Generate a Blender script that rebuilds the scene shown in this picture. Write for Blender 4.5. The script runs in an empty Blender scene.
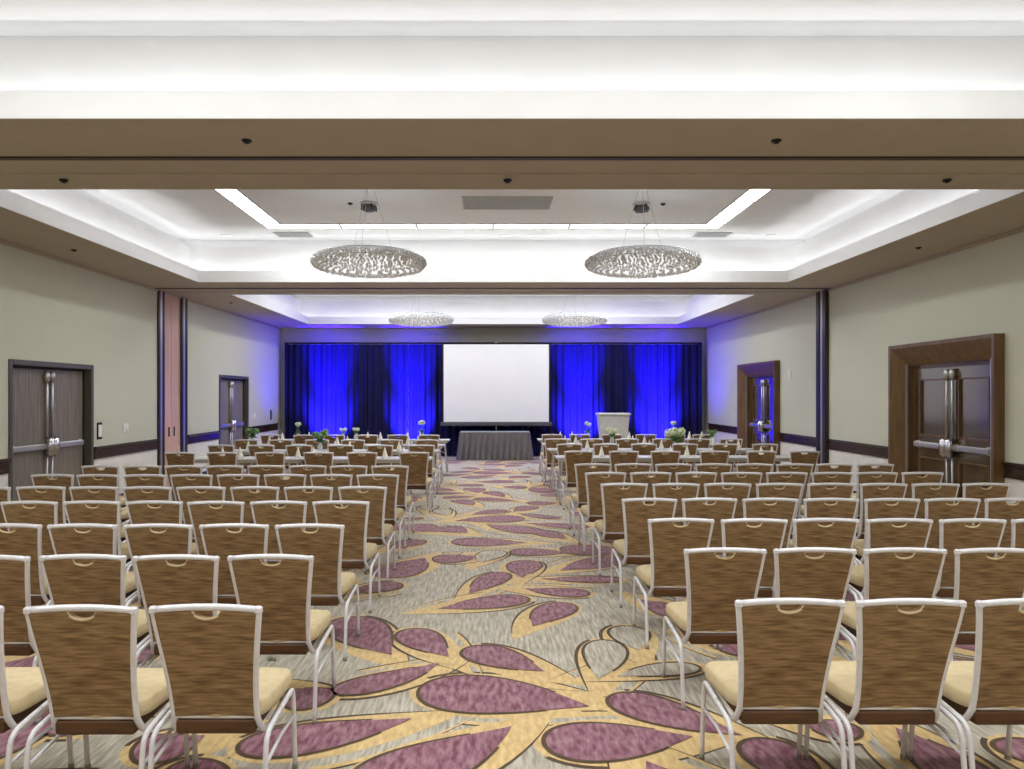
import bpy, math, random
from mathutils import Vector, Matrix
random.seed(7)
SC = bpy.context.scene
COL = SC.collection
PI = math.pi

# ------------------------------------------------------------------ camera
F, HC, PX, PY = 740.0, 1.745, 493.0, 395.0       # focal length in px, eye height, principal point of the photograph
cam = bpy.data.cameras.new('camera'); camo = bpy.data.objects.new('camera', cam); COL.objects.link(camo)
cam.sensor_width = 36; cam.lens = F/1024*36
cam.shift_x = (512-PX)/1024; cam.shift_y = (PY-384.5)/1024
cam.clip_start = .05; cam.clip_end = 100
camo.location = (0, 0, HC); camo.rotation_euler = (PI/2, 0, 0)
SC.camera = camo

# ------------------------------------------------------------------ materials
def srgb(r, g, b):
    f = lambda c: (c/255/12.92) if c/255 <= .04045 else ((c/255+.055)/1.055)**2.4
    return (f(r), f(g), f(b), 1)
class NT:
    def __init__(s, name):
        s.m = bpy.data.materials.new(name); s.m.use_nodes = True
        s.t = s.m.node_tree; s.n = s.t.nodes; s.b = s.n['Principled BSDF']
    def node(s, t, **k):
        n = s.n.new(t)
        for a, v in k.items():
            if hasattr(n, a): setattr(n, a, v)
            else: n.inputs[a].default_value = v
        return n
    def link(s, a, b): s.t.links.new(a, b)
def mat(name, col, rough=.6, metal=0., spec=.4, vary=None, scale=(1, 1, 1), col2=None, detail=4, bump=0, rng=(.35, .65), coat=0):
    t = NT(name); b = t.b
    b.inputs['Base Color'].default_value = col; b.inputs['Roughness'].default_value = rough
    b.inputs['Metallic'].default_value = metal; b.inputs['Specular IOR Level'].default_value = spec
    if coat: b.inputs['Coat Weight'].default_value = coat; b.inputs['Coat Roughness'].default_value = .12
    if vary:
        tc = t.node('ShaderNodeTexCoord'); mp = t.node('ShaderNodeMapping'); mp.inputs['Scale'].default_value = scale
        nz = t.node('ShaderNodeTexNoise'); nz.inputs['Scale'].default_value = vary; nz.inputs['Detail'].default_value = detail
        t.link(tc.outputs['Object'], mp.inputs['Vector']); t.link(mp.outputs['Vector'], nz.inputs['Vector'])
        mr = t.node('ShaderNodeMapRange'); mr.inputs['From Min'].default_value = rng[0]; mr.inputs['From Max'].default_value = rng[1]
        t.link(nz.outputs['Fac'], mr.inputs['Value'])
        mx = t.node('ShaderNodeMix', data_type='RGBA')
        mx.inputs[6].default_value = col; mx.inputs[7].default_value = col2 or col
        t.link(mr.outputs['Result'], mx.inputs[0]); t.link(mx.outputs[2], b.inputs['Base Color'])
        if bump:
            bp = t.node('ShaderNodeBump'); bp.inputs['Strength'].default_value = bump; bp.inputs['Distance'].default_value = .01
            t.link(nz.outputs['Fac'], bp.inputs['Height']); t.link(bp.outputs['Normal'], b.inputs['Normal'])
    return t.m
def emis(name, col, strength):
    t = NT(name); t.b.inputs['Base Color'].default_value = (.8, .8, .8, 1)
    t.b.inputs['Emission Color'].default_value = col; t.b.inputs['Emission Strength'].default_value = strength
    return t.m
M = dict(
 wall=mat('wall_covering', srgb(205, 205, 184), .75, vary=40, scale=(1, 1, 1), col2=srgb(199, 199, 178), bump=.03),
 wain=mat('wainscot_paint', srgb(232, 228, 219), .6, vary=6, col2=srgb(226, 222, 213)),
 soffit=mat('taupe_ceiling_paint', srgb(182, 170, 150), .8, vary=3, col2=srgb(177, 165, 145)),
 white=mat('white_ceiling_paint', srgb(226, 226, 226), .85, vary=2, col2=srgb(222, 222, 222)),
 track=mat('dark_track', srgb(58, 46, 38), .5),
 rail=mat('dark_stained_rail', srgb(66, 47, 36), .22, vary=5, scale=(3, .4, 14), col2=srgb(48, 34, 27), spec=.6),
 casing=mat('stained_casing', srgb(116, 86, 50), .3, vary=4, scale=(5, 5, .5), col2=srgb(92, 66, 38), spec=.55),
 panelw=mat('door_panel_wood', srgb(84, 66, 42), .12, vary=4, scale=(5, 5, .4), col2=srgb(60, 46, 30), spec=.7, coat=1),
 laminate=mat('grey_brown_laminate', srgb(136, 127, 114), .45, vary=5, scale=(9, 9, .35), col2=srgb(110, 102, 92), spec=.4),
 hmframe=mat('grey_metal_frame', srgb(92, 90, 82), .4, .3),
 dark=mat('dark_gap', srgb(24, 20, 18), .6),
 salmon=mat('salmon_wood', srgb(216, 176, 158), .4, vary=4, scale=(6, 6, .3), col2=srgb(206, 164, 146)),
 post=mat('dark_jamb_metal', srgb(64, 54, 48), .3, .5),
 satin=mat('satin_steel', srgb(190, 188, 184), .35, .8),
 chrome=mat('polished_steel', srgb(210, 210, 212), .18, 1.),
 frame=mat('silver_powder_coat', srgb(228, 226, 228), .35, .1, vary=20, col2=srgb(218, 216, 220)),
 back=mat('brown_woven_fabric', srgb(162, 131, 93), .75, vary=11, scale=(.9, 1, 9), col2=srgb(106, 83, 56), detail=6, bump=.1, rng=(.32, .68), spec=.2),
 tan=mat('tan_seat_fabric', srgb(214, 196, 158), .8, vary=25, col2=srgb(204, 186, 148), spec=.2),
 board=mat('brown_seat_board', srgb(96, 62, 32), .5, vary=5, scale=(1, 1, 8), col2=srgb(72, 46, 24)),
 glide=mat('grey_plastic', srgb(150, 146, 140), .5),
 top=mat('pale_laminate', srgb(206, 206, 204), .35, vary=8, col2=srgb(198, 198, 197)),
 tleg=mat('grey_table_metal', srgb(196, 198, 196), .35, .4),
 napkin=mat('white_linen', srgb(240, 236, 224), .8, vary=30, col2=srgb(232, 228, 216)),
 drape=mat('dark_velour', (.014, .014, .06, 1), .9, vary=20, scale=(3, 3, .2), col2=(.012, .012, .05, 1), spec=.1),
 screen=mat('matte_white_screen', srgb(244, 244, 244), .9, vary=2, col2=srgb(242, 242, 242), spec=.1),
 black=mat('matt_black', srgb(26, 26, 28), .5, vary=9, col2=srgb(20, 20, 22)),
 case=mat('charcoal_housing', srgb(84, 84, 88), .5, vary=9, col2=srgb(76, 76, 80)),
 skirt=mat('charcoal_skirt', srgb(112, 108, 108), .6, vary=14, scale=(.5, .5, .3), col2=srgb(104, 100, 102)),
 cloth=mat('slate_cloth', srgb(150, 158, 168), .7, vary=10, col2=srgb(140, 148, 158)),
 podium=mat('pale_grey_lectern', srgb(206, 206, 198), .5, vary=5, col2=srgb(198, 198, 190)),
 plastic=mat('white_plastic', srgb(236, 234, 228), .45, vary=9, col2=srgb(230, 228, 222)),
 vent=mat('grey_vent', srgb(176, 176, 176), .6, vary=9, col2=srgb(170, 170, 170)),
 leaf=mat('green_leaf', srgb(122, 158, 92), .6, vary=18, col2=srgb(86, 124, 66)),
 bloom=mat('cream_petals', srgb(226, 232, 200), .7, vary=18, col2=srgb(206, 216, 176)),
 vase=mat('frosted_glass', srgb(214, 222, 218), .25, vary=12, col2=srgb(204, 214, 210)),
 crystal=mat('crystal_beads', srgb(240, 241, 241), .25, .0, vary=40, col2=srgb(214, 216, 217), spec=.8, rng=(.4, .6)),
 grey_carpet=mat('grey_carpet', srgb(152, 145, 128), .95, vary=4, scale=(12, 1.3, 1), col2=srgb(206, 200, 184), detail=8, rng=(.36, .68), spec=.1),
 gold=mat('gold_carpet', srgb(226, 196, 138), .95, vary=12, scale=(3, 1, 1), col2=srgb(200, 170, 116), detail=6, spec=.1),
 line=mat('umber_carpet', srgb(86, 66, 44), .95, vary=12, col2=srgb(70, 54, 38), spec=.1),
 plum=mat('plum_carpet', srgb(110, 56, 78), .95, vary=7, scale=(5, 1.4, 1), col2=srgb(176, 136, 146), detail=9, rng=(.36, .74), spec=.1),
 panel=emis('lit_panel', (.96, .985, 1, 1), 8.5),
 core=emis('lit_core', (.97, .98, 1, 1), .5),
 bulb=emis('lit_lamp', (1, .97, .92, 1), 5),
 bluelens=emis('blue_lens', (.03, .01, 1, 1), 30),
)

for k in ('grey_carpet', 'gold', 'line', 'plum'):      # carpet pile catches light at grazing angles
    b = M[k].node_tree.nodes['Principled BSDF']; b.inputs['Sheen Weight'].default_value = .35; b.inputs['Sheen Roughness'].default_value = .5
    b.inputs['Sheen Tint'].default_value = (1, .9, .84, 1)
# ------------------------------------------------------------------ mesh builder
class MB:
    def __init__(s): s.v = []; s.f = []; s.mi = []; s.sm = []
    def add(s, vs, fs, mi=0, smooth=False):
        o = len(s.v); s.v += [tuple(v) for v in vs]
        for f in fs: s.f.append([i+o for i in f]); s.mi.append(mi); s.sm.append(smooth)
        return s
    def box(s, x0, x1, y0, y1, z0, z1, mi=0, bev=0):
        if bev <= 0:
            vs = [(x, y, z) for z in (z0, z1) for y in (y0, y1) for x in (x0, x1)]
            return s.add(vs, [(0, 2, 3, 1), (4, 5, 7, 6), (0, 1, 5, 4), (2, 6, 7, 3), (0, 4, 6, 2), (1, 3, 7, 5)], mi)
        b = min(bev, (x1-x0)/2.01, (y1-y0)/2.01, (z1-z0)/2.01)
        def ring(d, z):
            X0, X1, Y0, Y1 = x0+d, x1-d, y0+d, y1-d
            return [(X0+b-d if 0 else X0+b, Y0, z), (X1-b, Y0, z), (X1, Y0+b, z), (X1, Y1-b, z), (X1-b, Y1, z), (X0+b, Y1, z), (X0, Y1-b, z), (X0, Y0+b, z)]
        rings = [ring(b*.7, z0), ring(0, z0+b), ring(0, z1-b), ring(b*.7, z1)]
        return s.loft(rings, mi, caps=True)
    def loft(s, rings, mi=0, caps=True, closed=True, smooth=False):
        n = len(rings[0]); vs = [p for r in rings for p in r]; fs = []
        for k in range(len(rings)-1):
            for i in range(n if closed else n-1):
                j = (i+1) % n
                fs.append((k*n+i, k*n+j, (k+1)*n+j, (k+1)*n+i))
        if caps: fs.append(tuple(range(n))[::-1]); fs.append(tuple((len(rings)-1)*n+i for i in range(n)))
        return s.add(vs, fs, mi, smooth)
    def tube(s, pts, r, seg=8, mi=0, closed=False, flat=1.0, up=None):
        pts = [Vector(p) for p in pts]; n = len(pts); rings = []
        prev = None
        for i, p in enumerate(pts):
            a = pts[(i-1) % n] if (closed or i > 0) else p; c = pts[(i+1) % n] if (closed or i < n-1) else p
            t = (c-a).normalized()
            if prev is None:
                u = Vector(up) if up else (Vector((0, 0, 1)) if abs(t.z) < .9 else Vector((1, 0, 0)))
            else: u = prev
            u = (u - t*u.dot(t)).normalized(); prev = u; w = t.cross(u)
            R = r[i] if isinstance(r, (list, tuple)) else r
            rings.append([p+u*(R*math.cos(q*2*PI/seg))+w*(R*flat*math.sin(q*2*PI/seg)) for q in range(seg)])
        if closed:
            rings.append(rings[0]); return s.loft(rings, mi, caps=False, smooth=True)
        return s.loft(rings, mi, caps=True, smooth=True)
    def lathe(s, prof, cx=0, cy=0, seg=24, mi=0, smooth=True, cz=0):
        rings = [[(cx+r*math.cos(k*2*PI/seg), cy+r*math.sin(k*2*PI/seg), cz+z) for k in range(seg)] for r, z in prof]
        return s.loft(rings, mi, caps=True, smooth=smooth)
    def cyl(s, a, b, r, seg=12, mi=0): return s.tube([a, b], r, seg, mi)
    def build(s, name, mats, parent=None, loc=(0, 0, 0), rz=0):
        me = bpy.data.meshes.new(name); me.from_pydata(s.v, [], s.f)
        for m in (mats if isinstance(mats, (list, tuple)) else [mats]): me.materials.append(m)
        me.polygons.foreach_set('material_index', s.mi); me.polygons.foreach_set('use_smooth', s.sm); me.update()
        import bmesh
        bm = bmesh.new(); bm.from_mesh(me); bmesh.ops.recalc_face_normals(bm, faces=bm.faces); bm.to_mesh(me); bm.free()
        o = bpy.data.objects.new(name, me); COL.objects.link(o); o.location = loc; o.rotation_euler = (0, 0, rz)
        if parent: o.parent = parent
        return o
def smooth_path(P, n=6, closed=False):
    P = [Vector(p) for p in P]; out = []; m = len(P)
    rngk = range(m if closed else m-1)
    for i in rngk:
        g = lambda k: P[k % m] if closed else P[max(0, min(m-1, k))]
        a, b, c, d = g(i-1), g(i), g(i+1), g(i+2)
        for q in range(n):
            t = q/n
            out.append(.5*((2*b)+(c-a)*t+(2*a-5*b+4*c-d)*t*t+(3*b-a-3*c+d)*t**3))
    if not closed: out.append(P[-1])
    return out
def tag(o, label, cat, group=None):
    o['label'] = label; o['category'] = cat
    if group: o['group'] = group
    return o
def empty(name, label, cat, loc=(0, 0, 0), rz=0, group=None):
    o = bpy.data.objects.new(name, None); COL.objects.link(o); o.location = loc; o.rotation_euler = (0, 0, rz)
    return tag(o, label, cat, group)
def struct(o): o['kind'] = 'structure'; return o
def dup(root, label, loc, rz=0, group=None):
    r = root.copy(); COL.objects.link(r); r.location = loc; r.rotation_euler = (0, 0, rz); r['label'] = label
    if group: r['group'] = group
    for ch in list(root.children):
        c = ch.copy(); COL.objects.link(c); c.parent = r
        for g in list(ch.children):
            d = g.copy(); COL.objects.link(d); d.parent = c
    return r
ORD = ['first', 'second', 'third', 'fourth', 'fifth', 'sixth', 'seventh', 'eighth']
NEAR = ['nearest', 'second-nearest', 'third-nearest', 'fourth-nearest', 'fifth-nearest', 'sixth-nearest', 'seventh-nearest']

# ------------------------------------------------------------------ room shell
W, YN, YF, HS, HT = 6.1, -1.7, 21.3, 3.67, 4.5          # half width, near and far wall, soffit, coffer top
COFF = [(-.54, 5.16), (6.93, 12.64), (14.2, 20.1)]; CX = 5.03

# carpet: grey field with inlaid teardrops
def fl(x, y):
    Z = F*HC/(y-PY); return ((x-PX)*Z/F, Z)
TR = [  # tip px, head px, half width m, bend m, kind
 (590, 707, 421, 690, .26, -.05, 'p'), (693, 737, 546, 743, .20, .02, 'p'), (742, 736, 614, 696, .16, .04, 'p'), (440, 663, 334, 692, .12, .08, 'p'),
 (412, 719, 240, 748, .16, .05, 'p'), (512, 727, 352, 790, .20, .07, 'p'), (545, 672, 470, 648, .16, .03, 'p'), (449, 657, 410, 630, .15, .04, 'p'),
 (392, 655, 348, 618, .22, .06, 'p'), (469, 594, 503, 573, .14, .0, 'p'), (438, 609, 526, 598, .17, -.02, 'p'), (533, 627, 568, 604, .15, .05, 'p'),
 (524, 589, 588, 594, .13, -.04, 'p'), (540, 579, 620, 580, .11, -.02, 'p'), (522, 578, 528, 561, .17, .04, 'p'), (597, 680, 604, 641, .14, -.05, 'g'),
 (616, 677, 698, 668, .10, .05, 'g'), (640, 651, 628, 627, .14, .04, 'g'), (835, 800, 758, 740, .15, .04, 'p'), (895, 728, 990, 795, .15, .0, 'p'),
 (800, 724, 858, 736, .11, .03, 'p'), (1070, 775, 1010, 740, .14, .0, 'p'), (205, 736, 134, 754, .15, .03, 'p'), (160, 800, 216, 764, .15, .03, 'p'),
 (528, 543, 453, 542, .22, .0, 'p'), (478, 556, 434, 560, .19, .05, 'p'), (469, 533, 441, 527, .2, .05, 'p'), (440, 532, 410, 525, .25, .05, 'p'),
 (480, 563, 499, 551, .15, .04, 'g'), (570, 553, 511, 552, .18, .0, 'p'), (560, 571, 622, 559, .2, .03, 'p'), (350, 595, 399, 584, .15, .03, 'p'), (425, 558, 380, 577, .25, .05, 'p'),
 (700, 640, 760, 655, .14, .04, 'p'), (820, 660, 880, 690, .14, .03, 'g'), (640, 600, 690, 618, .16, .03, 'p'),
]
base = []
for a in TR:
    base.append((fl(a[0], a[1]), fl(a[2], a[3]), a[4], a[5], a[6]))
petals = []
def try_add(p, lim):
    c = ((p[0][0]+p[1][0])/2, (p[0][1]+p[1][1])/2)
    for q in (p[0], p[1]):
        if abs(q[0]) > W-.15 or not (YN+.15 < q[1] < YF-.15): return
    for q in petals:
        d = ((q[0][0]+q[1][0])/2, (q[0][1]+q[1][1])/2)
        if (c[0]-d[0])**2+(c[1]-d[1])**2 < lim*lim: return
    petals.append(p)
for p in base: try_add(p, 0)
def shifted(p, dx, dy, mx):
    g = lambda q: ((-q[0] if mx else q[0])+dx, q[1]+dy)
    return (g(p[0]), g(p[1]), p[2], -p[3] if mx else p[3], p[4])
for (dx, dy, mx) in ((0, 6.1, 1), (0, 12.3, 0), (2.7, 1.2, 1), (-2.7, .6, 1), (2.9, 7.2, 0), (-2.9, 6.6, 0), (2.7, 13, 1), (-2.7, 12.6, 1), (4.9, .2, 0), (-4.9, .4, 0),
                     (4.9, 6.4, 1), (-4.9, 6.2, 1), (4.9, 12.3, 0), (-4.9, 12.1, 0), (0, -4.4, 1), (2.8, -3.6, 0), (-2.8, -3.8, 0), (5, -4, 1), (-5, -4.2, 1), (1.3, 10, 1), (-1.3, 15, 1), (1.2, 4, 0), (-1.5, 3.4, 1)):
    for p in base: try_add(shifted(p, dx, dy, mx), .5)
def petal_outline(T, H, hw, bend, grow, tail, n=22):
    T = Vector(T); H = Vector(H); d = (H-T).normalized(); T = T-d*tail; H = H+d*grow
    pr = Vector((-d.y, d.x)); C = (T+H)/2+pr*bend
    L, R = [], []
    for k in range(n+1):
        t = PI*k/n; s = (1-math.cos(t))/2
        c = T*(1-s)**2+C*2*s*(1-s)+H*s*s
        tg = (C-T)*(1-s)+(H-C)*s; tg.normalize(); nn = Vector((-tg.y, tg.x))
        w = (hw+grow)*math.sin(t)*math.sin(t/2)**1.15/.755
        L.append(c+nn*w); R.append(c-nn*w)
    return L, R
fb = MB()
fb.add([(-W, YN, 0), (W, YN, 0), (W, YF, 0), (-W, YF, 0)], [(0, 1, 2, 3)], 0)
def strip(L, R, z, mi):
    n = len(L); vs = [(p.x, p.y, z) for p in L]+[(p.x, p.y, z) for p in R]
    fb.add(vs, [(i, n+i, n+i+1, i+1) for i in range(n-1)], mi)
LV = []
for k, (T, H, hw, bd, kind) in enumerate(petals):
    cc = ((T[0]+H[0])/2, (T[1]+H[1])/2)
    used = {l for (c, l) in LV if (c[0]-cc[0])**2+(c[1]-cc[1])**2 < 2.2**2}
    lev = min(l for l in range(60) if l not in used); LV.append((cc, lev))
    L, R = petal_outline(T, H, hw, bd*1.6, .064, .34); strip(L, R, .0004+lev*.00009, 1)
    L, R = petal_outline(T, H, hw, bd, .024, .02); L2, R2 = petal_outline(T, H, hw, bd, 0, 0)
    a = 7
    strip(L[a:], L2[a:], .0048, 2); strip(R2[a:], R[a:], .0048, 2)
    strip(L2, R2, .005+(lev % 12)*.00009, 3 if kind == 'p' else 0)
    A, B = petal_outline(T, H, hw, bd*1.6, .052, .34); A2, B2 = petal_outline(T, H, hw, bd*1.6, .078, .34)
    C1, D1 = petal_outline(T, H, hw, bd*2.2, .125, .5); C2, D2 = petal_outline(T, H, hw, bd*2.2, .165, .5); C3, D3 = petal_outline(T, H, hw, bd*2.2, .183, .5)
    if k % 3 != 2:
        for p1, p2, p3 in (((D1, D2, D3),) if k % 2 else ((C1, C2, C3),)):
            sw = [(p2[i] if k % 2 == 0 else p1[i]) for i in range(1, 15)]; sv = [(p1[i] if k % 2 == 0 else p2[i]) for i in range(1, 15)]
            strip(sw, sv, .0003+lev*.00009+.00002, 1)
            sw = [(p3[i] if k % 2 == 0 else p2[i]) for i in range(1, 15)]; sv = [(p2[i] if k % 2 == 0 else p3[i]) for i in range(1, 15)]
            strip(sw, sv, .0003+lev*.00009+.00004, 2)
    if k % 2: strip(A2[5:20], A[5:20], .00036+lev*.00009+.00045, 2)
    else: strip(B[5:20], B2[5:20], .00036+lev*.00009+.00045, 2)
struct(fb.build('floor', [M['grey_carpet'], M['gold'], M['line'], M['plum']]))

# soffit with three coffer openings
sb = MB()
ys = [YN-.2] + [v for c in COFF for v in c] + [YF+.2]
TH = .004
for i in range(0, len(ys), 2): sb.box(-CX, CX, ys[i], ys[i+1], HS, HS+TH)
sb.box(-W-.2, -CX, YN-.2, YF+.2, HS, HS+TH); sb.box(CX, W+.2, YN-.2, YF+.2, HS, HS+TH)
struct(sb.build('ceiling', M['soffit']))
def rect_ring(mb, x, y0, y1, d0, d1, z0, z1):
    """hollow rectangular ring between offsets d0 and d1 outside the opening"""
    mb.box(-x-d1, x+d1, y0-d1, y0-d0, z0, z1); mb.box(-x-d1, x+d1, y1+d0, y1+d1, z0, z1)
    mb.box(-x-d1, -x-d0, y0-d0, y1+d0, z0, z1); mb.box(x+d0, x+d1, y0-d0, y1+d0, z0, z1)
for k, (y0, y1) in enumerate(COFF):
    c = MB()
    rect_ring(c, CX, y0, y1, 0, .03, HS+.002, 3.872)            # lower lip
    rect_ring(c, CX, y0, y1, .03, .25, HS+TH, HS+.05)          # lower trough
    rect_ring(c, CX, y0, y1, .25, .28, HS+.03, 4.33)           # upright band
    rect_ring(c, CX, y0, y1, .28, .52, 4.18, 4.21)             # upper trough
    rect_ring(c, CX, y0, y1, .52, .55, 4.18, HT+.03)           # upper back
    c.box(-CX-.53, CX+.53, y0-.53, y1+.53, HT, HT+.03)          # raised ceiling
    struct(c.build('ceiling', M['white']))
# walls with openings
def wall_side(name, sgn, holes):
    m = MB(); zs = [0, .77, HS]
    cuts = sorted(set([YN, YF]+[h for q in holes for h in q[:2]]))
    def seg(y0, y1, z0, z1):
        for a, b, mi in ((0, .77, 1), (.77, HS, 0)):
            lo, hi = max(z0, a), min(z1, b)
            if hi > lo: m.box(min(sgn*W, sgn*(W+.25)), max(sgn*W, sgn*(W+.25)), y0, y1, lo, hi, mi)
    for y0, y1 in zip(cuts[:-1], cuts[1:]):
        hit = [h for h in holes if h[0] <= y0 and h[1] >= y1]
        seg(y0, y1, hit[0][2], HS) if hit else seg(y0, y1, 0, HS)
    return struct(m.build(name, [M['wall'], M['wain']]))
wall_side('wall_left', -1, [(9.37, 11.22, 2.17), (16.52, 18.38, 2.17), (13.72, 14.4, 3.66)])
wall_side('wall_right', 1, [(9.03, 10.97, 2.235), (15.93, 17.89, 2.235)])
wb = MB(); wb.box(-W-.25, W+.25, YF, YF+.2, 0, HS); struct(wb.build('wall_far', M['wall']))
wn = MB(); wn.box(-W-.25, W+.25, YN-.2, YN, 0, HS); struct(wn.build('wall_near', M['wall']))
TN = [0]
def trim(mb, m):
    TN[0] += 1; return struct(mb.build('trim_%d' % TN[0], m))
# shadow-gap crown between wall and soffit
for s in (-1, 1):
    m = MB(); m.box(min(s*W, s*(W-.025)), max(s*W, s*(W-.025)), YN, YF, HS-.045, HS-.002); trim(m, M['soffit'])
# chair rails, baseboards
prof = [(0, .765), (.022, .765), (.03, .775), (.03, .79), (.02, .797), (.02, .90), (.026, .906), (.045, .918), (.052, .932), (.052, .945), (.045, .952), (0, .952)]
def rail(s, y0, y1):
    m = MB(); m.loft([[(s*(W-a), y, z) for a, z in prof] for y in (y0, y1)], 0); trim(m, M['rail'])
def base_bd(s, y0, y1, nm):
    m = MB(); m.loft([[(s*(W-a), y, z) for a, z in ((0, 0.003), (.018, 0.003), (.018, .11), (.01, .13), (0, .13))] for y in (y0, y1)], 0)
    struct(m.build(nm, M['rail']))
for y0, y1 in ((YN, 9.3), (11.3, 13.4), (14.76, 16.44), (18.47, 20.9)): rail(-1, y0, y1); base_bd(-1, y0, y1, 'baseboard_left')
for y0, y1 in ((YN, 8.8), (11.2, 13.4), (13.86, 15.7), (18.12, 20.9)): rail(1, y0, y1); base_bd(1, y0, y1, 'baseboard_right')
# partition tracks across the beams
for ya, yb in ((6.0, 13.33),):
    for yc in (ya, yb):
        m = MB(); m.box(-W, W, yc-.03, yc+.03, HS-.012, HS); trim(m, M['track'])
        m = MB(); m.box(-W, W, yc+.06, yc+.40, HS-.006, HS); m.box(-W, W, yc+.40, yc+.415, HS-.014, HS); trim(m, M['soffit'])
# jamb posts of the folding partition
def jamb(s, y0, y1, d):
    m = MB(); x0, x1 = sorted((s*W, s*(W-d)))
    n = y1-y0
    m.box(x0, x1, y0, y0+n*.34, 0.003, HS-.003, 0, .012); m.box(x0, x1, y1-n*.34, y1, 0.003, HS-.003, 0, .012)
    xa, xb = sorted((s*W, s*(W-d*.7)))
    m.box(xa, xb, y0+n*.34, y1-n*.34, 0.003, HS-.003, 1)
    trim(m, [M['post'], M['satin']])
jamb(1, 13.43, 13.83, .07); jamb(-1, 13.43, 13.70, .03); jamb(-1, 14.42, 14.72, .03)
# wood strips at the ends of the far wall
for x in (-5.94, 5.96):
    m = MB(); m.box(x-.045, x+.045, YF-.04, YF, 0.003, 3.22, 0, .008); trim(m, M['salmon'] if x > 9 else M['casing'])
# pocket doors (left)
m = MB(); m.box(-W-.05, -W-.012, 13.725, 14.06, .01, 3.655, 0, .006)
pk = struct(m.build('door_5', M['salmon']))
m = MB(); m.box(-W-.05, -W-.012, 14.066, 14.395, .01, 3.655, 0, .006); m.build('leaf', M['salmon'], pk)
for yy in (13.95, 14.18):
    m = MB(); m.box(-W-.012, -W-.002, yy-.025, yy+.025, .96, 1.14, 0, .006); m.build('recessed_pull', M['black'], pk)
m = MB(); m.box(-W-.25, -W-.2, 13.7, 14.42, 0, 3.67); trim(m, M['dark'])

# ------------------------------------------------------------------ doors
def hardware(root, s, ya, yb, xf, top):
    """push bars, vertical rods and latch cases on a pair of leaves whose room face is at x = xf"""
    ym = (ya+yb)/2
    X = lambda d: xf-s*d
    for (e, c) in ((ya+.07, ym-.06), (yb-.07, ym+.06)):
        m = MB(); a, b = sorted((e, c))
        x0, x1 = sorted((X(.02), X(.065))); m.box(x0, x1, a, b, 1.0, 1.075, 0, .012)
        x0, x1 = sorted((X(0), X(.03))); m.box(x0, x1, a, a+.09, .985, 1.09, 0, .008); m.box(x0, x1, b-.09, b, .985, 1.09, 0, .008)
        m.build('push_bar', M['satin'], root)
        m = MB(); m.tube([(X(.05), c, .90), (X(.075), c, .95), (X(.085), c, 1.04), (X(.075), c, 1.12), (X(.05), c, 1.16)], [.035, .055, .06, .055, .03], 10)
        m.build('latch_case', M['chrome'], root)
        m = MB(); m.cyl((X(.035), c, 1.1), (X(.035), c, top-.06), .02, 10); m.cyl((X(.035), c, .08), (X(.035), c, .95), .014, 10)
        m.tube([(X(.035), c, top-.18), (X(.035), c, top-.1), (X(.035), c, top-.03)], [.03, .045, .03], 10)
        m.build('vertical_rod', M['satin'], root)
def door_flush(n, y0, y1):          # left wall, metal frame, flush leaves
    s = -1; m = MB(); x0, x1 = -W-.10, -W+.02
    m.box(x0, x1, y0-.06, y0+.01, 0.003, 2.20, 0, .008); m.box(x0, x1, y1-.01, y1+.06, 0.003, 2.20, 0, .008); m.box(x0, x1, y0+.011, y1-.011, 2.13, 2.20, 0, .008)
    m.box(-W-.14, -W-.10, y0, y0+.03, 0.003, 2.16, 1); m.box(-W-.14, -W-.10, y1-.03, y1, 0.003, 2.16, 1); m.box(-W-.14, -W-.10, y0+.03, y1-.03, 2.10, 2.16, 1)
    root = struct(m.build('door_%d' % n, [M['hmframe'], M['dark']]))
    ym = (y0+y1)/2
    for a, b in ((y0+.032, ym-.004), (ym+.004, y1-.032)):
        m = MB(); m.box(-W-.145, -W-.105, a, b, .008, 2.098, 0, .003); m.build('leaf', M['laminate'], root)
    hardware(root, -1, y0+.03, y1-.03, -W-.105, 2.1)
    m = MB(); m.box(-W-.249, -W-.21, y0, y1, 0, 2.17); m.build('backing', M['dark'], root)
door_flush(1, 9.37, 11.22); door_flush(2, 16.52, 18.38)
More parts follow.
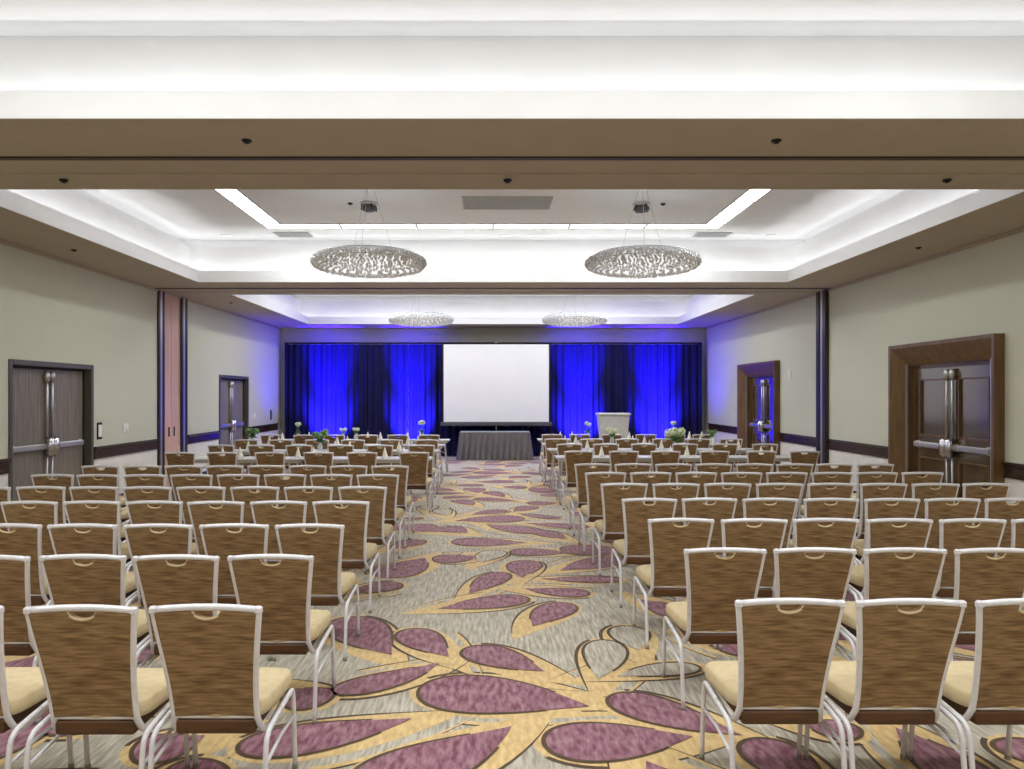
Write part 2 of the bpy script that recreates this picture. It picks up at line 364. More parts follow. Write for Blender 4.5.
def door_cased(n, y0, y1):          # right wall, deep splayed casing, panelled leaves
    m = MB(); o = .26; zt = 2.2
    def sec(yo, yi, zo, zi): return None
    P = W-.13; Q = W+.0
    # splayed surround: outer edge stands proud, face slopes back to the opening
    outer = [(y0-o, 0.003), (y0-o, zt+o+.02), (y1+o, zt+o+.02), (y1+o, 0.003)]
    lipi = [(y0-o+.05, 0.003), (y0-o+.05, zt+o-.03), (y1+o-.05, zt+o-.03), (y1+o-.05, 0.003)]
    inn = [(y0, 0.003), (y0, zt-.02), (y1, zt-.02), (y1, 0.003)]
    chain = [[(W, y, z) for y, z in outer], [(P, y, z) for y, z in outer], [(P, y, z) for y, z in lipi], [(W+.03, y, z) for y, z in inn], [(W+.12, y, z) for y, z in inn]]
    m.loft(chain, 0, caps=False, closed=False)
    for (ya, yb) in ((y0-.02, y0-.002), (y1+.002, y1+.02)): m.box(W+.0, W+.045, ya, yb, .003, zt, 1)
    root = struct(m.build('door_%d' % n, [M['casing'], M['satin']]))
    sm = MB(); sm.box(W+.1, W+.14, y0, y0+.03, 0.003, zt-.02); sm.box(W+.1, W+.14, y1-.03, y1, 0.003, zt-.02); sm.box(W+.1, W+.14, y0+.03, y1-.03, zt-.07, zt-.02)
    sm.build('stop', M['casing'], root)
    ym = (y0+y1)/2; xf = W+.105
    for a, b in ((y0+.032, ym-.003), (ym+.003, y1-.032)):
        m = MB(); z1 = zt-.075
        st = .13
        m.box(xf, xf+.045, a, a+st, .01, z1); m.box(xf, xf+.045, b-st, b, .01, z1)
        for za, zb in ((.01, .24), (.86, 1.16), (z1-.15, z1)): m.box(xf, xf+.045, a+st, b-st, za, zb)
        lf = m.build('leaf', M['panelw'], root)
        for za, zb in ((.24, .86), (1.16, z1-.15)):
            m = MB(); m.box(xf+.02, xf+.04, a+st, b-st, za, zb)
            m.build('door_panel', M['panelw'], lf)
            m = MB()
            for q in ((a+st, a+st+.022, za, zb), (b-st-.022, b-st, za, zb), (a+st+.022, b-st-.022, za, za+.022), (a+st+.022, b-st-.022, zb-.022, zb)):
                m.box(xf-.008, xf+.02, q[0], q[1], q[2], q[3])
            m.build('panel_moulding', M['casing'], lf)
    hardware(root, 1, y0+.03, y1-.03, xf, zt-.07)
    m = MB(); m.box(W+.21, W+.249, y0, y1, 0, 2.17); m.build('backing', M['dark'], root)
door_cased(3, 9.08, 10.92); door_cased(4, 15.98, 17.84)

# ------------------------------------------------------------------ wall fittings
def plate(name, label, cat, s, y, z, w, h, mats, kind):
    r = empty(name, label, cat, (s*W, y, z))
    m = MB(); x0, x1 = sorted((0, -s*.012)); m.box(x0, x1, -w/2, w/2, -h/2, h/2, 0, .004); m.build('plate', mats[0], r)
    m = MB(); x0, x1 = sorted((-s*.012, -s*.022))
    if kind == 'switch':
        for q in (-.25, .25): m.box(x0, x1, w*q-w*.14, w*q+w*.14, -h*.28, h*.28, 0, .003)
        m.build('rocker', mats[1], r)
    else:
        m.box(x0, x1, -w*.33, w*.33, -h*.36, h*.36, 0, .003); m.build('screen' if kind == 'pad' else 'cover', mats[1], r)
    return r
plate('switch_pad', 'dark framed control pad with pale face beside the flush grey doors', 'control panel', -1, 11.46, 1.19, .14, .26, (M['black'], M['plastic']), 'pad')
plate('light_switch', 'white double switch plate on wall between flush grey doors and salmon panel', 'light switch', -1, 12.27, 1.2, .18, .14, (M['plastic'], M['plastic']), 'switch')
plate('light_switch', 'white switch plate just beyond the far grey doors', 'light switch', -1, 18.9, 1.22, .14, .14, (M['plastic'], M['plastic']), 'switch')
plate('switch_pad', 'small dark control pad near the drape on the grey-door wall', 'control panel', -1, 20.3, 1.2, .12, .28, (M['hmframe'], M['black']), 'pad')
plate('strobe_alarm', 'white wall alarm high beside the far wood-cased doors', 'alarm', 1, 15.2, 2.16, .14, .2, (M['plastic'], M['plastic']), 'alarm')
plate('light_switch', 'white switch plate at the edge of the near wood-cased doors', 'light switch', 1, 11.36, 1.62, .09, .16, (M['plastic'], M['plastic']), 'switch')

# ------------------------------------------------------------------ ceiling fittings
def panel_light(label, x0, x1, y0, y1):
    r = empty('ceiling_light', label, 'ceiling light', ((x0+x1)/2, (y0+y1)/2, HT), 0, 'recessed linear light panels')
    a, b = (x1-x0)/2, (y1-y0)/2; t = .016
    m = MB(); m.box(-a, a, -b, b, -.006, -.001); m.build('diffuser', M['panel'], r)
    m = MB(); m.box(-a-t, -a, -b-t, b+t, -.014, -.001); m.box(a, a+t, -b-t, b+t, -.014, -.001); m.box(-a, a, -b-t, -b, -.014, -.001); m.box(-a, a, b, b+t, -.014, -.001)
    m.build('frame', M['vent'], r)
names6 = ['first', 'second', 'third', 'fourth', 'fifth', 'sixth']
for k, (y0, y1) in enumerate(COFF):
    if k != 1: continue
    ye = 12.2; wd = .30
    xs = [-3.72+1.24*i for i in range(7)]
    for i in range(6):
        panel_light('white light panel, %s from the grey-door side in the far strip' % names6[i], xs[i]+.022, xs[i+1]-.022, ye-wd, ye)
    for s, nm in ((-1, 'grey-door'), (1, 'wood-cased-door')):
        for j, (ya, yb) in enumerate(((10.55, 11.87), (9.2, 10.52), (7.85, 9.17))):
            a, b = sorted((s*3.72, s*(3.72-wd)))
            panel_light('white light panel in the strip on the %s side, %s from the far strip' % (nm, names6[j]), a+.014, b-.014, ya+.01, yb-.01)
# panels in the other two coffers lie outside the view; their light is given by plain area lamps at the same place
def area(name, loc, sx, sy, power, col=(.95, .98, 1), rot=(0, 0, 0)):
    l = bpy.data.lights.new(name, 'AREA'); l.shape = 'RECTANGLE'; l.size = sx; l.size_y = sy; l.energy = power; l.color = col
    o = bpy.data.objects.new(name, l); COL.objects.link(o); o.location = loc; o.rotation_euler = rot
    return o
PW = 1.2; CV = .15
for k, (y0, y1) in enumerate(COFF):
    ya, yb = y0+1.2, y1-1.2; xa = 3.4; L = yb-ya
    PW, CV = ((.85, .1), (1.15, .115), (.85, .065))[k]
    if k != 1:
        for y in (ya, yb): area('panel_lamp', (0, y, HT-.02), 2*xa, .3, 75*PW)
        for x in (-xa, xa): area('panel_lamp', (x, (ya+yb)/2, HT-.02), .3, L-.4, 55*PW)
    # cove lamps, lying in the troughs behind the lips and shining upwards
    for (off, z, pw) in ((.14, HS+.07, 11.5), (.40, 4.225, 5.0)):
        for y, sg in ((y0-off, -1), (y1+off, 1)):
            area('cove_lamp', (0, y, z), 2*(CX+off)-.05, .05, CV*pw*(2*CX), (.97, .985, 1), (PI, 0, 0))
        for x in (-CX-off, CX+off):
            area('cove_lamp', (x, (y0+y1)/2, z), .05, y1-y0+2*off-.05, CV*pw*(y1-y0), (.97, .985, 1), (PI, 0, 0))
def chandelier(label, x, y):
    r = empty('chandelier', label, 'chandelier', (x, y, 3.37), 0, 'round crystal chandeliers')
    R, h = .745, .25
    m = MB()
    for rr, z in ((R-.03, h/2), (R-.12, h*.92), (.34, h)):
        m.tube([(rr*math.cos(a*2*PI/40), rr*math.sin(a*2*PI/40), z) for a in range(40)], .008, 6, closed=True)
    for a in range(8):
        c, s = math.cos(a*PI/4), math.sin(a*PI/4); m.cyl((0, 0, h), ((R-.12)*c, (R-.12)*s, h*.92), .007, 6)
    m.build('ring_frame', M['chrome'], r)
    m = MB(); rnd = random.Random(3)
    def bead(px, py, pz, s):
        q = rnd.random()*PI; c, sn = math.cos(q)*s, math.sin(q)*s
        vs = [(px+c, py+sn, pz), (px-sn, py+c, pz), (px-c, py-sn, pz), (px+sn, py-c, pz), (px, py, pz+s*1.2), (px, py, pz-s*1.2)]
        m.add(vs, [(0, 1, 4), (1, 2, 4), (2, 3, 4), (3, 0, 4), (1, 0, 5), (2, 1, 5), (3, 2, 5), (0, 3, 5)])
    prof = []                      # section of the cushion-shaped bead shell, bottom centre to top rim
    for v in range(19):
        ph = -PI/2+v/18*PI*.86; c = math.cos(ph); prof.append((R*abs(c)**.8, h/2+(h/2)*math.copysign(abs(math.sin(ph))**.9, math.sin(ph))))
    for rr, zz in prof:
        n = max(5, int(rr*2*PI/.047))
        for u in range(n):
            a2 = (u+rnd.uniform(-.3, .3))*2*PI/n
            bead(rr*math.cos(a2), rr*math.sin(a2), zz+rnd.uniform(-.01, .01), rnd.uniform(.018, .027))
    o = m.build('crystal_beads', M['crystal'], r); o['kind'] = 'stuff'
    m = MB(); m.lathe([(.02, .03), (R-.2, .05), (R-.07, h/2), (R-.16, h*.86), (.02, h*.9)], seg=40); m.build('diffuser', M['core'], r)
    for a in range(3):
        c, s = math.cos(a*2*PI/3+.4), math.sin(a*2*PI/3+.4)
        m = MB(); m.cyl((.34*c, .34*s, h), (.06*c, .06*s, HT-3.37-.03), .003, 6); m.build('cable', M['satin'], r)
    m = MB(); m.lathe([(.02, HT-3.37-.001), (.09, HT-3.37-.001), (.09, HT-3.37-.03), (.02, HT-3.37-.035)], seg=20); m.build('canopy', M['plastic'], r)
    return r
ch = chandelier('round crystal chandelier in the middle coffer, nearer the grey doors', -1.64, 9.8)
dup(ch, 'round crystal chandelier in the middle coffer, nearer the wood-cased doors', (1.98, 9.8, 3.37))
dup(ch, 'round crystal chandelier in the far coffer, nearer the grey doors', (-1.67, 17.2, 3.37))
dup(ch, 'round crystal chandelier in the far coffer, nearer the wood-cased doors', (1.9, 17.2, 3.37))
def disc_light(label, x, y):
    r = empty('downlight', label, 'downlight', (x, y, HT), 0, 'small recessed downlights')
    m = MB(); m.lathe([(.06, -.001), (.085, -.001), (.085, -.012), (.06, -.008)], seg=20); m.build('trim_ring', M['plastic'], r)
    m = MB(); m.lathe([(.01, -.003), (.058, -.003), (.058, -.006), (.01, -.007)], seg=20); m.build('lens', M['bulb'], r)
for x, nm in ((-4.6, 'on the grey-door side'), (.2, 'midway between the walls'), (4.8, 'on the wood-cased-door side')):
    disc_light('small round downlight behind the far light strip, %s' % nm, x, 12.75)
def vent(label, x, y, w, d):
    r = empty('ceiling_vent', label, 'vent', (x, y, HT)); a, b = w/2, d/2
    m = MB(); m.box(-a, a, -b, -b+.03, -.014, -.001); m.box(-a, a, b-.03, b, -.014, -.001); m.box(-a, -a+.03, -b+.03, b-.03, -.014, -.001); m.box(a-.03, a, -b+.03, b-.03, -.014, -.001)
    m.build('frame', M['vent'], r)
    m = MB(); n = max(4, int(d/.05))
    for i in range(n):
        yy = -b+.03+(d-.06)*(i+.5)/n; m.box(-a+.03, a-.03, yy-.012, yy+.012, -.010, -.002)
    m.build('slats', M['vent'], r)
vent('wide pale grille between the two dark ceiling fixtures', .2, 10.6, 1.27, .68)
vent('small grey grille behind the light strip on the grey-door side', -3.42, 12.68, .6, .36)
vent('small grey grille behind the light strip on the wood-cased-door side', 3.75, 12.68, .6, .36)
def fixture(label, x, y):
    r = empty('ceiling_fixture', label, 'ceiling fixture', (x, y, HT), 0, 'dark fixtures in the middle coffer')
    m = MB(); m.lathe([(.02, -.001), (.13, -.001), (.13, -.03), (.02, -.035)], seg=20); m.build('mounting_plate', M['satin'], r)
    m = MB(); m.lathe([(.03, -.03), (.11, -.05), (.12, -.09), (.07, -.12), (.02, -.125)], seg=16); m.build('body', M['case'], r)
    m = MB()
    for a in range(4):
        c, s = math.cos(a*PI/2+.5)*.1, math.sin(a*PI/2+.5)*.1; m.cyl((c, s, -.02), (c*1.1, s*1.1, -.11), .014, 8)
    m.build('lug', M['black'], r)
fixture('dark round ceiling fixture above the chandelier nearer the grey doors', -1.78, 10.62)
fixture('dark round ceiling fixture above the chandelier nearer the wood-cased doors', 2.14, 10.66)
def sprinkler(label, x, y, z):
    r = empty('sprinkler', label, 'sprinkler', (x, y, z), 0, 'small dark sprinkler heads')
    m = MB(); m.lathe([(.008, -.001), (.038, -.001), (.036, -.012), (.008, -.014)], seg=16); m.build('escutcheon', M['black'], r)
    m = MB(); m.cyl((0, 0, -.012), (0, 0, -.02), .012, 8); m.lathe([(.004, -.02), (.022, -.021), (.02, -.025), (.004, -.025)], seg=12); m.build('deflector', M['black'], r)
for x, y, z, lb in ((-1.86, 5.59, HS, 'dark sprinkler on the near side of the beam track, grey-door half'), (2.14, 5.59, HS, 'dark sprinkler on the near side of the beam track, wood-cased-door half'),
                    (-3.83, 6.6, HS-.008, 'dark sprinkler on the far edge of the beam, grey-door end'), (.13, 6.6, HS-.008, 'dark sprinkler on the far edge of the beam, middle'),
                    (4.05, 6.6, HS-.008, 'dark sprinkler on the far edge of the beam, wood-cased-door end'),
                    (-5.55, 9.8, HS, 'dark sprinkler on the side soffit above the near grey doors'), (5.55, 9.65, HS, 'dark sprinkler on the side soffit above the near wood-cased doors'),
                    (-2.05, 10.62, HT, 'tiny dark sprinkler beside the round fixture, grey-door half'), (2.45, 10.66, HT, 'tiny dark sprinkler beside the round fixture, wood-cased-door half'),
                    (-5.45, 15.4, HS, 'dark sprinkler on the side soffit above the far grey doors')):
    sprinkler(lb, x, y, z)

# ------------------------------------------------------------------ banquet chair
def half_w(z):      # half width of the backrest at height z
    P = [(.33, .176), (.42, .170), (.53, .174), (.66, .186), (.78, .201), (.877, .213)]
    for (a, wa), (b, wb) in zip(P[:-1], P[1:]):
        if z <= b: return wa+(wb-wa)*max(0, (z-a))/(b-a)
    return P[-1][1]
def lean(z):        # y of the back surface at height z
    t = max(0, (z-.38)/.497); return .115*(1-t)**1.25+.006*math.sin(PI*t)
def make_chair(label, loc, group):
    r = empty('banquet_chair', label, 'chair', loc, 0, group)
    # seat cushion
    m = MB(); rings = []
    def outline(g, z, dz):
        pts = []
        n = 32
        for k in range(n):
            a = 2*PI*k/n; c, s = math.cos(a), math.sin(a)
            u = math.copysign(abs(c)**.34, c); v = math.copysign(abs(s)**.34, s)
            y = .315+v*(.205-g); wx = (.198+(y-.11)*.075)-g
            pts.append((u*wx, y, z))
        return pts
    for g, z in ((.012, .388), (.0, .394), (-.004, .42), (0, .448), (.008, .458), (.03, .466), (.07, .473), (.13, .477)): rings.append(outline(g, z, 0))
    m.loft(rings, 0, smooth=True); m.build('seat', M['tan'], r)
    m = MB(); m.box(-.165, .165, .10, .50, .33, .387, 0, .006); m.build('seat_board', M['board'], r)
    # backrest with the hand hole under the top rail
    m = MB(); zb = .405; nx = 40; nz = 9
    def ztop(u):
        x = u*.21; e = 1-(x/.058)**2
        return .864+.009*(1-u*u)-(.034*math.sqrt(e) if e > 0 else 0)
    def surf(off):
        g = []
        for j in range(nz+1):
            row = []
            for i in range(nx+1):
                u = -1+2*i/nx; z = zb+(ztop(u)-zb)*j/nz; w = half_w(z)-.006
                y = lean(z)+off+.012*(1-u*u)
                row.append((u*w, y, z))
            g.append(row)
        return g
    A, B = surf(-.012), surf(.018); n1 = nx+1; N = n1*(nz+1)
    vs = [p for q in A for p in q]+[p for q in B for p in q]; fs = []
    for j in range(nz):
        for i in range(nx):
            a = j*n1+i; fs += [(a, a+1, a+1+n1, a+n1), (N+a, N+a+n1, N+a+1+n1, N+a+1)]
    for i in range(nx): fs += [(i, N+i, N+i+1, i+1), (nz*n1+i, nz*n1+i+1, N+nz*n1+i+1, N+nz*n1+i)]
    for j in range(nz): fs += [(j*n1, (j+1)*n1, N+(j+1)*n1, N+j*n1), (j*n1+nx, N+j*n1+nx, N+(j+1)*n1+nx, (j+1)*n1+nx)]
    m.add(vs, fs, 0, False); m.build('backrest', M['back'], r)
    # back frame: side tubes that curl forward under the seat, top rail, lower rail
    m = MB()
    for s in (-1, 1):
        P = [(s*half_w(z), lean(z), z) for z in (.877, .80, .70, .60, .50, .41)]
        P += [(s*.178, .128, .36), (s*.187, .158, .328), (s*.198, .205, .325), (s*.207, .30, .345), (s*.214, .40, .366)]
        m.tube(smooth_path(P, 3), .0125, 8, flat=1.25, up=(0, 1, 0))
        m.box(s*.213-.0150, s*.213+.0150, lean(.877)-.0145, lean(.877)+.0145, .862, .8915, 0, .006)
    tr = [(-.213+.426*k/10, lean(.877)+.012*(1-(2*k/10-1)**2), .877+.008*(1-(2*k/10-1)**2)) for k in range(11)]
    m.tube(tr, .0148, 8)
    lr = [(-.172+.344*k/8, lean(.40)+.010*(1-(2*k/8-1)**2), .402-.006*(1-(2*k/8-1)**2)) for k in range(9)]
    m.tube(lr, .0105, 8)
    m.build('back_frame', M['frame'], r)
    m = MB(); P = []
    for k in range(13):
        x = -.062+.124*k/12; e = max(0, 1-(x/.062)**2); P.append((x, lean(.85)+.004, .871+.003-.037*math.sqrt(e)))
    m.tube(P, .006, 6); m.build('hand_hole', M['tan'], r)
    for s in (-1, 1):
        x = s*.233
        rear = [(x, -.005, .012), (x, .018, .20), (x, .036, .315), (x, .060, .348), (x, .10, .362), (x, .24, .376)]
        front = [(x, .475, .012), (x, .452, .24), (x, .438, .35), (x, .425, .378), (x, .395, .388), (x, .24, .376)]
        for pts, q in ((rear, 0), (front, 1)):
            m = MB(); m.tube(smooth_path(pts, 3), .0115, 8)
            m.lathe([(.011, .001), (.0135, .001), (.0135, .022), (.0115, .026)], pts[0][0], pts[0][1], 10, 1)
            m.build('leg', [M['frame'], M['glide']], r)
        m = MB(); m.tube([(x, .023, .235), (x, .24, .262), (x, .452, .255)], .008, 8)
        m.cyl((x, .2, .374), (s*.2, .2, .332), .007, 6); m.cyl((x, .38, .386), (s*.212, .38, .364), .007, 6)
        m.build('stretcher', M['frame'], r)
    return r
PROTO = []
def place_chair(label, x, y, group):
    if not PROTO: PROTO.append(make_chair(label, (x, y, 0), group)); return
    dup(PROTO[0], label, (x, y, 0), random.uniform(-.003, .003), group)
RB = [(3.08, 1.235, 3), (4.10, 1.285, 4), (5.08, 1.292, 6), (6.09, 1.285, 7), (7.12, 1.262, 8), (8.14, 1.238, 8), (9.15, 1.235, 8)]
LB = [(2.98, -1.160, 3), (3.92, -1.180, 4), (4.87, -1.205, 5), (5.92, -1.217, 6), (6.87, -1.212, 8), (7.92, -1.232, 8), (8.92, -1.240, 8)]
for s, B, side in ((1, RB, 'right'), (-1, LB, 'left')):
    for i, (y, x0, n) in enumerate(B):
        for j in range(n):
            place_chair('brown-backed banquet chair %s from the aisle, %s row on its %s' % (ORD[j], NEAR[i], side),
                        x0+s*(.4985*j+(.05 if (i, j, s) == (0, 2, -1) else 0)), y+random.uniform(-.012, .012), 'theatre-row chairs %s of the aisle' % side)
# ------------------------------------------------------------------ classroom tables
def make_table(label, loc, group):
    r = empty('classroom_table', label, 'table', loc, 0, group)      # 1.98 m x 0.46 m, origin at floor centre
    m = MB(); m.box(-.99, .99, -.23, .23, .724, .75, 0, .006); m.build('table_top', M['top'], r)
    m = MB(); m.box(-.95, .95, -.20, -.18, .68, .723); m.box(-.95, .95, .18, .20, .68, .723); m.build('apron', M['tleg'], r)
    for s in (-1, 1):
        for q in (-1, 1):
            m = MB(); m.tube(smooth_path([(s*.88, q*.12, .70), (s*.90, q*.13, .45), (s*.93, q*.19, .14), (s*.94, q*.205, .008)], 3), .0135, 8)
            m.build('leg', M['tleg'], r)
        m = MB(); m.cyl((s*.903, -.13, .42), (s*.903, .13, .42), .009, 8); m.cyl((s*.925, -.17, .2), (s*.925, .17, .2), .009, 8)
        m.cyl((s*.905, 0, .42), (s*.45, 0, .71), .008, 8); m.cyl((s*.903, -.13, .42), (s*.925, .17, .2), .007, 8)
        m.build('leg_brace', M['tleg'], r)
    return r
TP = []
def place_table(label, x, y, group):
    if not TP: TP.append(make_table(label, (x, y, 0), group)); return
    dup(TP[0], label, (x, y, 0), 0, group)
def make_napkin(label, loc):
    m = MB(); n = 18; rings = []
    for k in range(7):
        t = k/6; rr = .047*(1-t)**.9+.003; z = .175*t
        rings.append([((rr*(1+.10*math.cos(3*a*2*PI/n)*(1-t)))*math.cos(a*2*PI/n), (rr*(1+.10*math.cos(3*a*2*PI/n)*(1-t)))*math.sin(a*2*PI/n), z) for a in range(n)])
    m.loft(rings, 0, smooth=True)
    o = tag(m.build('napkin', M['napkin'], None, loc), label, 'napkin', 'cone-folded napkins on the tables'); o.location = loc
    fl_ = MB(); fl_.tube([(-.047, -.012, .004), (-.02, -.045, .006), (.02, -.045, .006), (.047, -.012, .004)], .006, 6, flat=.8); fl_.build('folded_cuff', M['napkin'], o)
    return o
NP = []
def place_napkin(label, x, y):
    loc = (x, y, .751)
    if not NP: NP.append(make_napkin(label, loc)); return
    o = dup(NP[0], label, loc, random.uniform(-1, 1))
def flowers(label, x, y, size, col, tall):
    rnd = random.Random(int(x*100)+int(y*10))
    r = empty('flower_arrangement', label, 'flowers', (x, y, .751), 0)
    m = MB(); m.lathe([(.03, 0), (.042, .004), (.05, .05), (.036, .10), (.03, .12), (.036, .13), (.028, .128), (.024, .11)], seg=16); m.build('vase', M['vase'], r)
    m = MB()
    for k in range(26):
        a = rnd.uniform(0, 2*PI); ln = rnd.uniform(.6, 1.1)*size; el = rnd.uniform(.1, 1.3); d = Vector((math.cos(a)*math.cos(el), math.sin(a)*math.cos(el), math.sin(el)))
        b = Vector((0, 0, .12)); s = d.cross(Vector((0, 0, 1))).normalized()*.22*size; mid = b+d*ln*.55; tip = b+d*ln+Vector((0, 0, -.2*ln))
        up = s.cross(d).normalized()*.05*size
        m.add([b, mid+s, tip, mid-s, mid+up], [(0, 1, 4), (1, 2, 4), (2, 3, 4), (3, 0, 4)], 0, True)
    m.build('leaves', M['leaf'], r)
    for k in range(5 if not tall else 3):
        a = k*2*PI/5+rnd.random(); rr = size*(.55 if not tall else .25); c = (rr*math.cos(a), rr*math.sin(a), .14+size*(.6+.3*rnd.random())+(.1 if tall else 0))
        m = MB(); m.tube([(0, 0, .05), (c[0]*.5, c[1]*.5, c[2]*.6), c], .004, 6); st = m.build('stem', M['leaf'], r)
        m = MB()
        for q in range(14):
            u = math.acos(1-2*(q+.5)/14); v = q*2.4; R = size*.30; o = Vector((math.sin(u)*math.cos(v), math.sin(u)*math.sin(v), math.cos(u)))*R
            p = Vector(c)+o; e = size*.15; n1 = o.normalized(); t1 = n1.orthogonal().normalized(); t2 = n1.cross(t1)
            m.add([p+n1*e*.5]+[p+(t1*math.cos(w*PI/3)+t2*math.sin(w*PI/3))*e for w in range(6)]+[p-n1*e*.6], [(0, 1+w, 1+(w+1) % 6) for w in range(6)]+[(7, 1+(w+1) % 6, 1+w) for w in range(6)], 0, True)
        m.build('blossom', col, r)
    return r
def px_x(p, Y): return (p-PX)*Y/F
FL = [(252, 14.98, .17, 'leaf', 0, 'leafy green arrangement on the third table row, far from the aisle'), (298, 16.68, .12, 'bloom', 1, 'pale flower standing on the rearmost table row near the grey doors'),
        (320, 13.48, .19, 'leaf', 0, 'bushy green arrangement on the second table row, left of the aisle'), (343, 16.68, .10, 'bloom', 0, 'small cream flowers on the rearmost left table row, nearer the grey doors'),
        (356, 16.68, .10, 'bloom', 0, 'small cream flowers on the rearmost left table row, nearer the aisle'), (422, 16.68, .15, 'bloom', 1, 'tall cream flowers at the aisle end of the rearmost left table row'),
        (588, 16.88, .13, 'bloom', 1, 'tall pale flowers on the rearmost table row before the lectern'), (612, 15.28, .16, 'bloom', 0, 'pale yellow-green flowers on the table row in front of the lectern'),
        (675, 13.78, .22, 'bloom', 0, 'largest pale green bouquet, on the second table row right of the aisle'), (674, 16.88, .13, 'bloom', 1, 'tall cream flower on the rearmost right table row behind the largest bouquet'),
        (712, 15.28, .12, 'leaf', 0, 'small green arrangement on the third table row near the wood-cased doors')]
NAPS = []
FLW = [(px_x(q[0], q[1]), q[1]) for q in FL]
TRR = [(11.25, [579, 623.8, 665.5, 714.5, 761.6, 804.5]), (12.9, [569.5, 606, 644, 685, 725, 765]), (14.4, [556, 592, 627, 664, 699, 731]), (16.0, [552, 580, 612, 646, 675, 703])]
TLL = [(11.0, [414, 362, 318.5, 270, 222, 180]), (12.6, [421.5, 380, 340.5, 299, 261, 221]), (14.1, [427, 391, 353, 317, 281, 246]), (15.8, [429, 398, 367.5, 334, 304, 271])]
for s, T, side in ((1, TRR, 'right'), (-1, TLL, 'left')):
    for i, (y, xs) in enumerate(T):
        for j, p in enumerate(xs):
            place_chair('banquet chair tucked at pale table, %s from the aisle, %s table row, %s side' % (ORD[j], NEAR[i], side), px_x(p, y), y, 'chairs at the tables %s of the aisle' % side)
        for j in range(2):
            place_table('pale narrow table %s, %s table row on the %s' % (('by the aisle', 'away from the aisle')[j], NEAR[i], side), s*(1.98+2.0*j)+.02, y+.76, 'classroom tables %s of the aisle' % side)
        for j, p in enumerate(xs):
            X = px_x(p, y)+(.24 if (j % 2 == (0 if s > 0 else 1)) else -.24)
            for fx, fy in FLW:
                if abs(fy-y-.88) < .3 and abs(fx-X) < .3: X = fx+(.3 if X >= fx else -.3)
            while any(abs(X-nx_) < .15 and abs(y-ny_) < .05 for nx_, ny_ in NAPS): X += .14
            NAPS.append((X, y))
            place_napkin('white cone-folded napkin by the %s seat from the aisle, %s table row, %s' % (ORD[j], NEAR[i], side), X, y+.68)
for px, Y, size, c, tall, lb in FL:
    flowers(lb, px_x(px, Y), Y, size, M['bloom'] if c == 'bloom' else M['leaf'], tall)

# ------------------------------------------------------------------ far end: drapes, screen, skirted table, lectern
DY = 20.92; DT = 3.2
def drape(label, x0, x1, seed):
    rnd = random.Random(seed); m = MB(); n = 80; P = []; Q = []
    ph = rnd.uniform(0, 6); k1 = rnd.uniform(30, 36); 
    def off(x, t):
        a = math.sin(k1*x+ph+.6*math.sin(3*x+ph)); b = math.sin(k1*.43*x+ph*2)
        return (.045*a+.035*b)*(.55+.45*t)
    rows = []
    for j in range(7):
        t = j/6; z = DT-.02-(DT-.04)*t
        rows.append([(x0+(x1-x0)*i/n, DY+off(x0+(x1-x0)*i/n, t), z) for i in range(n+1)])
    back = [[(p[0], p[1]+.006, p[2]) for p in r] for r in rows]
    m.loft(rows, 0, caps=False, closed=False, smooth=True); m.loft(back, 0, caps=False, closed=False, smooth=True)
    o = m.build('velour_drape', M['drape']); return tag(o, label, 'drape', 'dark velour drape panels')
edges = [-5.88, -4.72, -3.56, -2.4, -1.24, .08, 1.4, 2.52, 3.66, 4.8, 5.9]
dn = ['dark velour drape panel at the grey-door end of the backdrop', 'blue-lit drape panel second from the grey-door end', 'dark drape panel third from the grey-door end', 'blue-lit drape panel beside the screen, grey-door half',
      'drape panel behind the left half of the screen', 'drape panel behind the right half of the screen', 'blue-lit drape panel between the screen and the lectern', 'dark drape panel directly behind the lectern', 'blue-lit drape panel second from the wood-cased-door end', 'dark drape panel at the wood-cased-door end of the backdrop']
for i in range(10): drape(dn[i], edges[i]+.001, edges[i+1]-.001, i+20)
r = empty('drape_stand', 'pipe stand carrying the dark velour backdrop', 'stand', (0, DY+.1, 0))
m = MB(); m.cyl((-5.9, 0, DT+.02), (5.92, 0, DT+.02), .022, 10); m.build('crossbar', M['black'], r)
for x in (-5.9, -2.96, 0, 2.96, 5.92):
    m = MB(); m.cyl((x, .02, .01), (x, .02, DT+.04), .022, 10); u = m.build('upright', M['black'], r)
    m = MB(); m.box(x-.2, x+.2, -.03, .22, .002, .012, 0, .003); m.build('base_plate', M['black'], u)

SY = 20.55
r = empty('projection_screen', 'white tripod projection screen before the drapes', 'screen', (0.09, SY, 0))
m = MB(); m.box(-1.46, 1.46, -.006, 0, 1.0, 3.15); m.build('screen_surface', M['screen'], r)
m = MB(); m.box(-1.50, 1.50, -.002, .012, .98, 3.17); m.build('black_backing', M['black'], r)
m = MB(); m.box(-1.55, 1.55, -.06, .06, .885, .995, 0, .02); m.build('housing', M['case'], r)
m = MB(); m.cyl((-1.48, .004, 3.175), (1.48, .004, 3.175), .016, 10); m.build('top_bar', M['black'], r)
m = MB(); m.cyl((0, .09, .3), (0, .09, 3.2), .02, 10); m.box(-.05, .05, -.03, .11, 3.185, 3.215, 0, .006); m.build('pole', M['satin'], r)
for a in (PI*.5, PI*.5+2*PI/3, PI*.5-2*PI/3):
    m = MB(); m.cyl((0, .09, .55), (.42*math.cos(a)*.75, .09+.3*math.sin(a)*.6, .012), .015, 8); m.build('leg', M['black'], r)

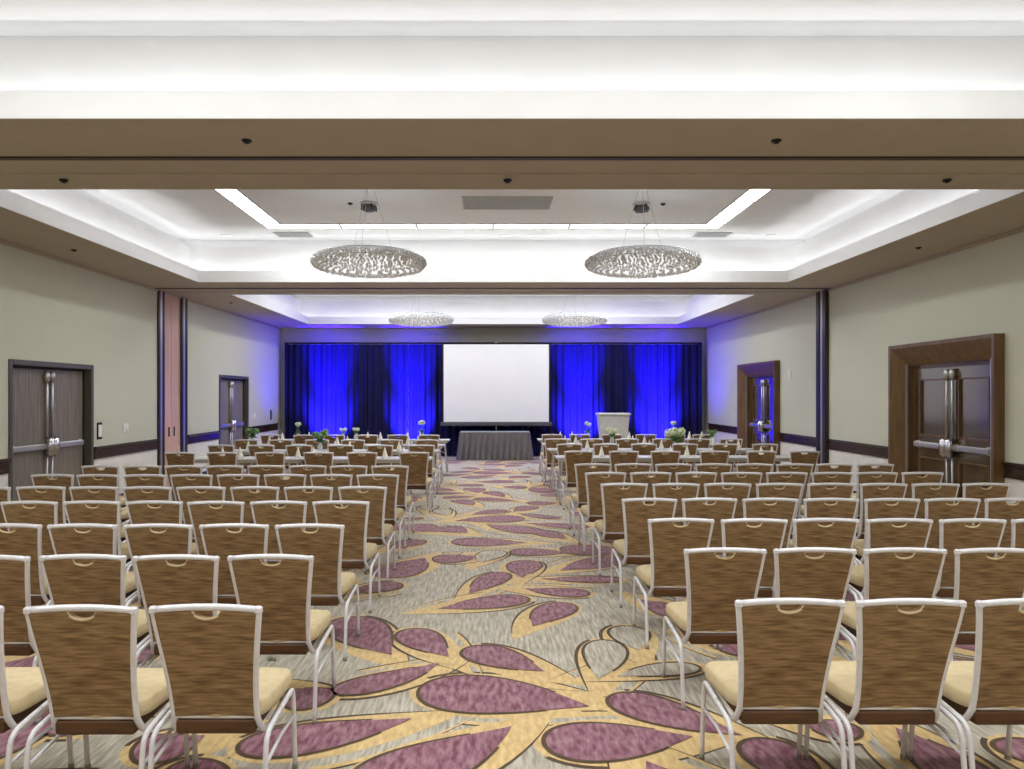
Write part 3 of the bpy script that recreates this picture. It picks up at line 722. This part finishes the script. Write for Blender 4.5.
r = empty('skirted_table', 'table with charcoal pleated skirt below the projection screen', 'table', (.05, 19.95, 0))
m = MB(); m.box(-.93, .93, -.22, .22, .735, .765, 0, .008); m.build('table_cloth', M['cloth'], r)
m = MB(); rows = []
def sk(t):
    pts = []; a, b = .935+.075*t, .225+.03*t; per = [(-a, -b), (a, -b), (a, b), (-a, b)]
    seg = [168, 44, 168, 44]
    for e in range(4):
        (xa, ya), (xb, yb) = per[e], per[(e+1) % 4]; nx, ny = (yb-ya), -(xb-xa); L = math.hypot(nx, ny); nx /= L; ny /= L
        for i in range(seg[e]):
            q = i/seg[e]; w = .10*(.25+.75*t)*(abs(math.sin(q*L*PI/.155))**.8-.65)
            pts.append((xa+(xb-xa)*q+nx*w, ya+(yb-ya)*q+ny*w, .745-.735*t))
    return pts
for k in range(6): rows.append(sk(k/5))
m.loft(rows, 0, caps=False, smooth=True); m.build('pleated_skirt', M['skirt'], r)
m = MB(); m.box(-.84, .84, -.12, .12, .02, .73); m.build('table_frame', M['black'], r)
m = MB(); rows = []

LX, LY = px_x(613, 18.9), 18.9
r = empty('lectern', 'pale grey tapered lectern before the blue drapes', 'lectern', (LX, LY, 0))
m = MB()
def lr_(hw, yf, yb, z): return [(-hw, yf, z), (hw, yf, z), (hw, yb, z), (-hw, yb, z)]
m.loft([lr_(.27, -.20, .22, .10), lr_(.385, -.24, .26, 1.235)], 0); m.build('body', M['podium'], r)
m = MB(); m.loft([lr_(.405, -.265, .28, 1.236), lr_(.41, -.27, .285, 1.25), lr_(.41, -.27, .285, 1.275), lr_(.40, -.26, .275, 1.285)], 0); m.build('reading_top', M['podium'], r)
m = MB(); m.box(-.32, .32, -.25, .27, .005, .099, 0, .01); m.build('plinth', M['podium'], r)
m = MB(); m.box(-.20, -.04, -.236, -.2, .80, .825, 0, .003); m.build('front_plaque', M['case'], r)
m = MB(); m.box(-.27, -.02, -.245, -.2, .86, 1.17, 0, .003); m.build('front_panel', M['podium'], r)

# blue uplights on the floor in front of the drapes
def spot(name, loc, tgt, power, size, blend, col):
    l = bpy.data.lights.new(name, 'SPOT'); l.energy = power; l.spot_size = size; l.spot_blend = blend; l.color = col; l.shadow_soft_size = .05
    o = bpy.data.objects.new(name, l); COL.objects.link(o); o.location = loc
    o.rotation_euler = (Vector(tgt)-Vector(loc)).to_track_quat('-Z', 'Y').to_euler()
for k, x in enumerate((-4.6, -2.3, 2.43, 4.6)):
    lb = ['blue uplight on the floor at the far grey-door corner', 'blue uplight on the floor left of the screen', 'blue uplight on the floor right of the screen', 'blue uplight on the floor at the far wood-cased-door corner'][k]
    r = empty('uplight', lb, 'uplight', (x, 19.9, 0), 0, 'blue floor uplights')
    ax = Vector((0, .36, 1)).normalized(); c = Vector((0, 0, .16))
    m = MB(); m.tube([c-ax*.09, c-ax*.085, c+ax*.09], [.05, .085, .09], 16); m.build('can', M['black'], r)
    m = MB(); m.cyl(c+ax*.09, c+ax*.096, .078, 16); m.build('lens', M['bluelens'], r)
    m = MB(); m.tube([(-.1, 0, .005), (-.105, 0, .1), (-.1, 0, .17)], .008, 6); m.tube([(.1, 0, .005), (.105, 0, .1), (.1, 0, .17)], .008, 6); m.box(-.11, .11, -.05, .05, .001, .012, 0, .003); m.build('yoke', M['black'], r)
    p = Vector((x, 19.9, .16))+ax*.12
    spot('uplight_lamp', p, (x, DY-.02, 2.6), 7000, .62, .9, (.02, .004, 1)); spot('uplight_lamp', p, (x, DY, 1.0), 2600, 1.15, .8, (.05, .03, 1))
    if abs(x) > 4: spot('uplight_lamp', p, (x*1.1, 20.3, 3), 330, 1.9, .9, (.03, .01, 1))

# ------------------------------------------------------------------ render look
w = bpy.data.worlds.new('world'); SC.world = w; w.use_nodes = True
w.node_tree.nodes['Background'].inputs[0].default_value = (.02, .02, .02, 1)
SC.view_settings.view_transform = 'Standard'; SC.view_settings.look = 'None'; SC.view_settings.gamma = 1; SC.view_settings.use_curve_mapping = False
SC.view_settings.exposure = 0.68
SC.cycles.max_bounces = 10; SC.cycles.diffuse_bounces = 8; SC.cycles.glossy_bounces = 4; SC.cycles.use_denoising = True
SC.cycles.sample_clamp_indirect = 6
